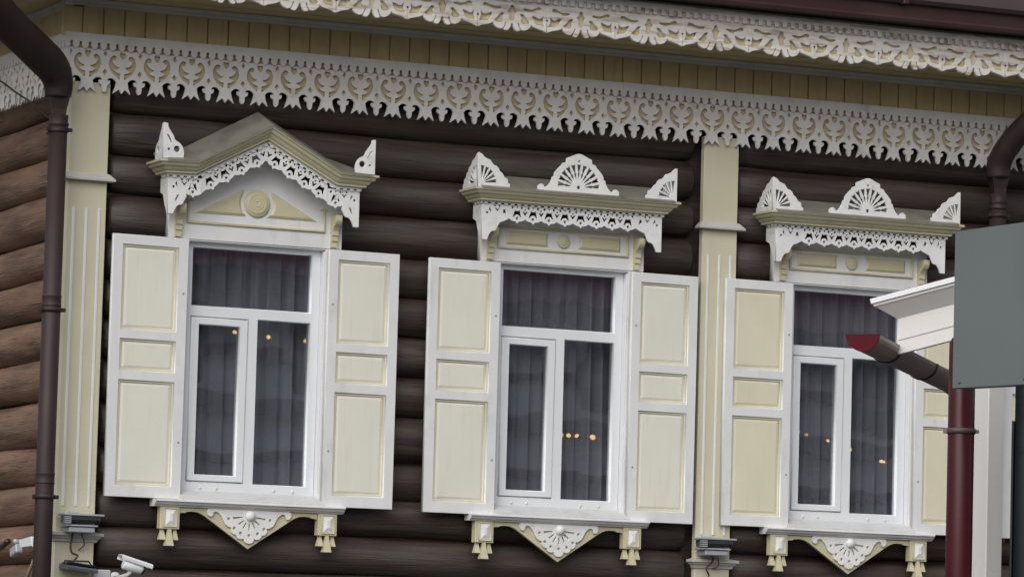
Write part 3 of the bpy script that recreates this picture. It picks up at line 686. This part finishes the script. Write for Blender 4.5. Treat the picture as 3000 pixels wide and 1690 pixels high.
    tag(cu, 'sheer greyish curtain hanging in folds behind the ' + ['leftmost window', 'middle window left of the cream post', 'window right of the cream post', 'hidden window at the far right'][wi], 'curtain', 'sheer curtains in the windows')

# pendant lamps seen through the panes
BULB = lathem([(.004, -.028), (.016, -.024), (.025, -.012), (.028, 0), (.025, .012), (.017, .022), (.012, .03)], 14)
BCAP = lathem([(.012, .03), (.013, .05), (.006, .062)], 10)
LP = [(.967, 1.109, 0), (1.199, 1.091, 0), (1.46, 1.081, 0), (3.312, .563, 1), (3.362, .563, 1), (3.423, .564, 1), (3.54, .56, 1), (5.089, .671, 2), (5.154, .658, 2), (5.324, .625, 2), (5.497, .572, 2), (5.745, .503, 2), (5.775, .500, 2)]
names = [('first', 'second', 'third'), ('first', 'second', 'third', 'fourth'), ('first', 'second', 'third', 'fourth', 'fifth', 'last')]
cnt = [0, 0, 0]
for x, z, w in LP:
    o_ = empty('pendant_lamp', (x, .36, z), names[w][cnt[w]] + ' from the left of the warm lamps in the ' + ['leftmost window', 'middle window', 'window right of the post'][w], 'lamp', 'warm lamps inside the house'); cnt[w] += 1
    s_ = (.66 if w == 1 else .58) * random.uniform(.75, 1.1)
    b_ = add('bulb', BULB, GLOW, o_, (x, .36, z)); b_.scale = (s_ * random.uniform(.8, 1.15), s_, s_ * random.uniform(.6, .9)); b_.rotation_euler = (0, R(random.uniform(-40, 40)), 0)
    add('cap', BCAP, BLACK, o_, (x, .36, z)); add('cord', tubem([(0, 0, .06), (0, 0, 2.73 - z)], .002, 5), BLACK, o_, (x, .36, z))

# ------------------------------------------------------------------ drainpipes
def drainpipe(x, label, elbow, zclamps, rr_):
    y, r_ = -.125, .058
    o = empty('drainpipe', (x, y, gz + .12), label, 'drainpipe', 'drainpipes on the log house')
    add('pipe', tubem([(x, y, gz + .2), (x, y, 2.30)], r_, 24), PIPE, o, (0, 0, 0))
    add('collar', lathem([(.059, 0), (.066, .006), (.066, .016), (.060, .024), (.060, .040), (.066, .048), (.066, .058), (.059, .066), (.061, .11)], 24), PIPE, o, (x, y, 2.24))
    add('funnel', lathem([(.056, 0), (.062, .05), (.086, .13), (.088, .145)], 4, smooth=False), PIPE, o, (x, y, 2.335), (0, 0, R(45 - 12)))
    pts = smooth_poly3(elbow, 6)
    add('swan_neck', tubem(pts, [rr_[0] + (rr_[1] - rr_[0]) * min(1, i / 14) for i in range(len(pts))], 20), PIPE, o, (0, 0, 0))
    for z in zclamps:
        cl = add('clamp', lathem([(.0585, -.014), (.064, -.014), (.064, .014), (.0585, .014)], 24), PIPE, o, (x, y, z))
        add('clamp_bolt', boxesm([(.055, .085, -.03, -.012, -.012, .012), (-.085, -.055, -.03, -.012, -.012, .012), (-.008, .008, .05, .22, -.008, .008)], .003), PIPE, cl, (x, y, z))
    for z in (1.19, .09): add('joint_ring', lathem([(.058, -.035), (.0615, -.033), (.0615, -.026), (.0595, -.022), (.0595, .022), (.0615, .026), (.0615, .033), (.058, .035)], 24), PIPE, o, (x, y, z))
    return o
def smooth_poly3(pts, n):
    out = []; L = len(pts)
    for i in range(L - 1):
        g = lambda k: Vector(pts[max(0, min(L - 1, k))]); p0, p1, p2, p3 = g(i - 1), g(i), g(i + 1), g(i + 2)
        for s in range(n):
            t = s / n; out.append(.5 * ((2 * p1) + (p2 - p0) * t + (2 * p0 - 5 * p1 + 4 * p2 - p3) * t * t + (3 * p1 - p0 - 3 * p2 + p3) * t ** 3))
    out.append(Vector(pts[-1])); return out
drainpipe(-.438, 'brown metal drainpipe with bent neck at the left house corner', [(-.448, -.125, 2.465), (-.455, -.135, 2.56), (-.515, -.18, 2.645), (-.70, -.32, 2.745), (-.93, -.50, 2.86), (-1.22, -.72, 3.06)], (2.26, 1.135, -.025), (.082, .112))
drainpipe(6.346, 'brown metal drainpipe with bent neck behind the grey panel at right', [(6.346, -.125, 2.465), (6.344, -.135, 2.56), (6.362, -.20, 2.66), (6.41, -.30, 2.77), (6.475, -.42, 2.875), (6.62, -.60, 3.06)], (2.20, 1.135, -.025), (.085, .082))

# ------------------------------------------------------------------ fittings on the front
def floodlight(x, z, label):
    """downward wash light on the base moulding: top plate, wedge housing, glass, driver box"""
    o = empty('floodlight', (x, .03, z), label, 'floodlight', 'grey floodlights above the base mouldings')
    Z = z
    add('mount_plate', boxm(-.03, .03, .01, .046, -.05, .02, .003), LGREY, o, (x, 0, Z))
    add('top_plate', boxm(-.105, .155, -.125, .02, -.006, .006, .002), LGREY, o, (x, 0, Z))
    hs_ = add('housing', prismx([(.01, -.008), (-.115, -.008), (-.105, -.03), (-.085, -.052), (.0, -.052)], -.085, .135), DGREY, o, (x, 0, Z))
    add('heat_sink', boxesm([(-.10, -.06, -.12, -.085, -.055 + .012 * q, -.048 + .012 * q) for q in range(4)], 0), LGREY, hs_, (x, 0, Z))
    add('lens', prismx([(-.106, -.031), (-.110, -.033), (-.090, -.053), (-.086, -.051)], -.05, .125), DGLASS, hs_, (x, 0, Z))
    add('driver_tray', boxm(-.09, .12, -.11, .02, -.072, -.062, .002), LGREY, o, (x, 0, Z))
    add('driver_box', boxm(-.065, .105, -.10, .03, -.110, -.074, .006), LGREY, o, (x, 0, Z))
floodlight(-.195, -.125, 'grey floodlight above the base moulding of the corner board at left')
floodlight(4.235, -.098, 'grey floodlight above the base moulding of the cream post between windows')
def cable(pts, r_, label, m=CABLE, group=None): return tag(add('cable', tubem(smooth_poly3(pts, 5), r_, 6), m), label, 'cable', group)
cable([(-.20, .0, -.23), (-.213, -.01, -.282), (-.217, -.012, -.328), (-.203, -.01, -.361), (-.167, -.01, -.375), (-.188, -.01, -.404), (-.207, -.02, -.428)], .0065, 'brown cable looping below the floodlight on the left corner board')
cable([(-.149, .0, -.232), (-.133, -.012, -.279), (-.128, -.005, -.31), (-.150, .035, -.34)], .004, 'thin brown cable right of the loop on the left corner board')
cable([(4.275, 0, -.207), (4.268, -.012, -.244), (4.232, -.012, -.280), (4.225, -.01, -.299), (4.244, -.005, -.327), (4.268, .035, -.340)], .006, 'brown cable looping below the floodlight on the cream post')
cable([(4.312, 0, -.205), (4.313, -.012, -.24), (4.311, -.005, -.277), (4.29, .035, -.29)], .004, 'thin brown cable right of the loop on the cream post')
o = empty('wall_lamp', (-.17, .02, -.46), 'flat dark grey lamp low on the left corner board, facing up', 'lamp')
add('lamp_body', prismx([(.04, -.02), (-.13, -.028), (-.135, -.012), (-.12, .0), (.04, .012)], -.10, .10), DGREY, o, (-.17, 0, -.448), (0, R(6), 0))
add('lamp_glass', boxm(-.09, .09, -.12, .03, .0, .014, .002), DGLASS, o, (-.17, 0, -.441), (0, R(6), 0))
add('bracket', tubem([(-.10, -.06, .012), (-.10, -.06, .03), (.06, -.06, .03), (.10, -.06, -.03)], .006, 8), BLACK, o, (-.17, 0, -.441))

# security camera and its box
o = empty('security_camera', (.11, .08, -.52), 'white bullet security camera on a bracket below the leftmost window', 'camera')
tl = R(15.5)
cm = (.150, -.15, -.415)
sh_ = add('sun_shield', prismx([(-.045, .0), (-.048, .018), (-.030, .030), (.030, .030), (.048, .018), (.045, .0), (.041, .0), (.043, .015), (.028, .025), (-.028, .025), (-.043, .015), (-.041, .0)], -.095, .115), PVC, o, cm, (0, tl, 0))
add('camera_body', lathem([(.030, 0), (.036, .006), (.036, .120), (.033, .128), (.028, .130)], 20), PVC, o, (cm[0] - .066, cm[1], cm[2] - .012 + .012), (0, R(90) + tl, 0))
add('lens_ring', lathem([(.028, 0), (.0335, 0), (.0335, .012), (.026, .012), (.024, .004)], 20), BLACK, o, (cm[0] + .058, cm[1], cm[2] - .032), (0, R(90) + tl, 0))
add('bracket', tubem([(.14, -.15, -.455), (.125, -.13, -.485), (.115, -.02, -.50), (.115, .09, -.50)], .014, 10), PVC, o, (0, 0, 0))
add('bracket_foot', lathem([(.035, 0), (.035, .012), (.02, .02)], 16, axis='y'), PVC, o, (.115, .09, -.50))
tag(add('junction_box', boxm(-.058, .055, -.02, .09, -.57, -.457, .008), mat('pale_grey_box', (.5, .5, .53), .5, .03)), 'pale grey junction box on the dark logs beside the security camera', 'junction box')

# side wall fittings
o = empty('side_floodlight', (-.29, .35, -.30), 'white floodlight on the brown side wall behind the left drainpipe', 'floodlight')
add('lamp_head', prismx([(-.13, -.028), (.10, -.034), (.13, .012), (-.10, .030)], -.01, .03), PVC, o, (-.40, .30, -.292))
add('rear_box', boxm(-.02, .03, .19, .32, -.03, .03, .008), LGREY, o, (-.39, .30, -.282), (R(-14), 0, 0))
add('bracket', boxm(-.012, .10, -.165, -.14, -.03, .03, .004), PVC, o, (-.40, .30, -.300))
add('stem', tubem([(-.40, .55, -.285), (-.33, .60, -.29), (-.25, .62, -.29)], .015, 8), LGREY, o, (0, 0, 0))
cable([(-.42, .62, -.285), (-.40, .78, -.31), (-.36, 1.1, -.33), (-.30, 1.5, -.32)], .02, 'thick dark cable behind the white side floodlight', BLACK)
cable([(-.45, 1.7, 2.88), (-.45, 1.062, 2.703), (-.45, .742, 2.596), (-.44, .367, 2.472), (-.43, .059, 2.344)], .006, 'thin black wire running along the brown side wall under the lace', BLACK)
tag(add('conduit', tubem([(-.315, .37, -.372), (-.315, .45, -.44), (-.315, .60, -.57)], .011, 8), BEIGE), 'thin beige conduit slanting down the brown side wall', 'conduit')

# ------------------------------------------------------------------ porch in the right foreground
KZ = 0.0
AZ = R(39); gd = Vector((math.sin(AZ), math.cos(AZ), 0)); gh = Vector((math.cos(AZ), -math.sin(AZ), 0))   # gutter direction, gable direction (to the right)
porch = empty('porch', (-1.25, -12.9, gz), 'white porch eave with brown gutter in the right foreground', 'porch')
def orient(o, ax, ay, az, loc): 
    M = Matrix(((ax.x, ay.x, az.x), (ax.y, ay.y, az.y), (ax.z, ay.z, az.z))); o.rotation_euler = M.to_euler(); return o
zup = Vector((0, 0, 1))
# fascia along the rake, in the gable plane; local x along the rake, y = into the porch, z normal
rk = R(15.0); rx = (gh * math.cos(rk) + zup * math.sin(rk)); rz = rx.cross(gd) * 1.0
if rz.z < 0: rz = -rz
ry = rz.cross(rx)
A0 = Vector((-1.495, -12.633, .073))          # lower left corner of the rake fascia
RL = 1.7
tk = math.tan(rk)
def plumb(z0, z1, y0, y1):
    v = [(z * tk if not e_ else RL, y, z) for e_ in (0, 1) for y, z in ((y0, z0), (y1, z0), (y1, z1), (y0, z1))]
    return mesh(v, [(0, 1, 2, 3), (7, 6, 5, 4), (0, 4, 5, 1), (1, 5, 6, 2), (2, 6, 7, 3), (3, 7, 4, 0)])
f_ = add('rake_fascia', plumb(0, .046, 0, .035), KWHITE, porch, A0); orient(f_, rx, ry, rz, A0)
f2 = add('rake_fascia', plumb(.0472, .1215, -.003, .035), KWHITE, porch, A0); orient(f2, rx, ry, rz, A0)
KP = [(.035, .122), (-.005, .122), (-.010, .128), (-.050, .172), (-.058, .178), (-.058, .186), (.035, .186)]
nk = len(KP); kv = [(min(0, y * 1.45) + z * tk, y, z) for y, z in KP] + [(RL, y, z) for y, z in KP]
cr_ = mesh(kv, [(k_, (k_ + 1) % nk, nk + (k_ + 1) % nk, nk + k_) for k_ in range(nk)][::1] + [tuple(range(nk))[::-1], tuple(range(nk, 2 * nk))])
c_ = add('crown_moulding', cr_, KWHITE, porch, A0); orient(c_, rx, ry, rz, A0)
t_ = add('roof_trim', boxm(-.042, RL, -.066, .05, .1865, .205, .002), PVC, porch, A0); orient(t_, rx, ry, rz, A0)
rs = add('roof_sheet', boxm(-.02, RL, -.03, .34, .2055, .212, .002), GUTTER, porch, A0); orient(rs, rx, ry, rz, A0)
# gutter: half round with end cap and straps, local x along gd
def half_round(r_, L, t=.002, n=14):
    bm = bmesh.new(); rings = []
    for x_ in (0, L):
        ring = [bm.verts.new((x_, r_ * math.cos(math.pi + math.pi * k / n), r_ * math.sin(math.pi + math.pi * k / n))) for k in range(n + 1)]
        ring += [bm.verts.new((x_, (r_ - t) * math.cos(math.pi + math.pi * k / n), (r_ - t) * math.sin(math.pi + math.pi * k / n))) for k in range(n, -1, -1)]
        rings.append(ring)
    m = len(rings[0])
    for k in range(m): bm.faces.new((rings[0][k], rings[0][(k + 1) % m], rings[1][(k + 1) % m], rings[1][k]))
    bm.faces.new(rings[0][::-1]); bm.faces.new(rings[1])
    return from_bm(bm)
G0 = Vector((-1.8023, -12.9319, .105)); GR = .057
grot = Matrix(((gd.x, -gh.x, 0), (gd.y, -gh.y, 0), (0, 0, 1))).to_euler()
gt = add('gutter', half_round(GR, 2.15), GUTTER, porch, G0, grot)
cp = add('end_cap', prismx([(GR * 1.03 * math.cos(math.pi + math.pi * k / 16), GR * 1.03 * math.sin(math.pi + math.pi * k / 16)) for k in range(17)], -.012, .0), REDCAP, gt, (0, 0, 0), local=True)
for s_x in (.46, 1.25, 2.05):
    add('gutter_strap', half_round(GR + .004, .022, .004), PIPE, gt, (s_x, 0, 0), local=True)
# white post, dark glazing, downpipe, grey board
def pfrm(x, y): return Vector((-1.29, -12.925, 0)) + gh * x + gd * y
def boxk(name, x0, x1, y0, y1, z0, z1, m, par, bev=.004):
    o_ = add(name, boxm(x0, x1, y0, y1, z0, z1, bev), m, par, (-1.29, -12.925, 0)); o_.rotation_euler = Matrix(((gh.x, gd.x, 0), (gh.y, gd.y, 0), (0, 0, 1))).to_euler(); return o_
pa = R(11.5); pst = add('post', boxm(0, .0765, 0, .0765, gz, .10, .004), KWHITE, porch, (-1.298, -12.924, 0), (0, 0, pa))
boxk('lintel', .02, 1.69, .03, .09, .012, .10, KWHITE, porch)
boxk('post', 1.70, 1.79, .0, .09, gz, .50, KWHITE, porch)
gz_ = empty('glazed_door', pfrm(.4, .05) + Vector((0, 0, gz)), 'dark tinted glazed door beside the white porch post', 'door')
boxk('door_leaf', .078, .95, .05, .07, gz + .03, .005, DGLASS, gz_, .003)
boxk('door_frame', .070, .0775, .035, .085, gz + .03, -.16, BLACK, gz_, .001)
dp = empty('red_downpipe', (-1.638, -13.318, gz), 'dark red downpipe with brown clamp under the grey board', 'downpipe')
add('pipe', tubem([(0, 0, gz), (0, 0, .062), (0, 0, .078), (0, 0, .088)], [.0445, .0445, .036, .015], 28), RED, dp, (-1.636, -13.318, 0))
CLAMP = mat('grey_brown_clamp', (.09, .062, .06), .5, .1)
cl = add('clamp', lathem([(.045, -.009), (.0485, -.009), (.0485, .009), (.045, .009)], 28), CLAMP, dp, (-1.636, -13.318, -.233))
add('clamp_lug', boxesm([(-.060, -.046, -.008, .008, -.008, .008), (.046, .060, -.008, .008, -.006, .006)], .002), GUTTER, cl, (-1.636, -13.318, -.233), (0, 0, -YAW))
bd = empty('grey_board', (-1.75, -13.8, -.1), 'plain grey board hanging at the right edge above the red downpipe', 'board')
az = R(160); pdir = Vector((math.sin(az), math.cos(az), 0)); pn_ = Vector((math.cos(az), -math.sin(az), 0))
if pn_.dot(CAM_LOC - Vector((-1.8, -13.6, 0))) < 0: pn_ = -pn_
Bq = Vector((-1.829, -13.587, 0)); Lb = .95
def bpt(s, d, z): return Bq + pdir * s - pn_ * d + Vector((0, 0, z))
zt0, zt1, zb0, zb1 = .402, .402 + .052 * Lb, -.113, -.113 + .013 * Lb
vv = [bpt(0, 0, zb0), bpt(Lb, 0, zb1), bpt(Lb, 0, zt1), bpt(0, 0, zt0), bpt(0, .06, zb0), bpt(Lb, .06, zb1), bpt(Lb, .06, zt1), bpt(0, .06, zt0)]
add('board_panel', mesh(vv, [(0, 1, 2, 3), (7, 6, 5, 4), (0, 3, 7, 4), (1, 5, 6, 2), (3, 2, 6, 7), (0, 4, 5, 1)]), GREYP, bd, (0, 0, 0))
for s_ in (.03, .30, .60): add('rivet', lathem([(.005, 0), (.005, .002), (.002, .004)], 8, axis='y'), DGREY, bd, bpt(s_, -.0005, zb0 + .018 + .013 * s_), (0, 0, math.atan2(pdir.y, pdir.x)))
add('support_post', tubem([bpt(.72, .09, gz), bpt(.72, .09, zt0)], .028, 12), LGREY, bd, (0, 0, 0))
add('support_bar', tubem([bpt(.08, .075, .15), bpt(.90, .075, .15)], .012, 8), LGREY, bd, (0, 0, 0))

# ------------------------------------------------------------------ building across the street (seen in the panes)
ob = empty('opposite_building', (20, -36, gz), 'grey building with maroon roof across the street, mirrored in the panes', 'building'); ob.rotation_euler = (0, 0, R(-13))
add('wall', boxm(0, 50, -40, -34.5, gz, 4.9, .02), OPPW, ob, (0, 0, 0))
add('roof', mesh([(-1, -33.9, 4.75), (51, -33.9, 4.75), (51, -40, 8.6), (-1, -40, 8.6)], [(0, 1, 2, 3)]), OPPR, ob, (0, 0, 0))
add('eave', boxm(-1, 51, -34.6, -33.9, 4.45, 4.74, .01), BLACK, ob, (0, 0, 0))
add('band', boxm(1.9, 44.1, -34.45, -34.2, 2.75, 3.0, .01), DGREY, ob, (0, 0, 0))
for zb_ in (.1, 2.05, 3.55): add('band', boxm(.1, 49.9, -34.46, -34.3, zb_, zb_ + .16, .01), OPPR, ob, (0, 0, 0))
add('canopy', boxm(2, 44, -34.4, -33.3, 1.35, 1.55, .01), OPPR, ob, (0, 0, 0))
for k in range(15): add('shop_window', boxm(3 + 2.7 * k, 4.5 + 2.7 * k, -34.52, -34.42, -.9, 1.0, .01), DGLASS, ob, (0, 0, 0))
for k in range(15): add('upper_window', boxm(3.2 + 2.7 * k, 4.3 + 2.7 * k, -34.52, -34.42, 3.15, 4.3, .01), DGLASS, ob, (0, 0, 0))
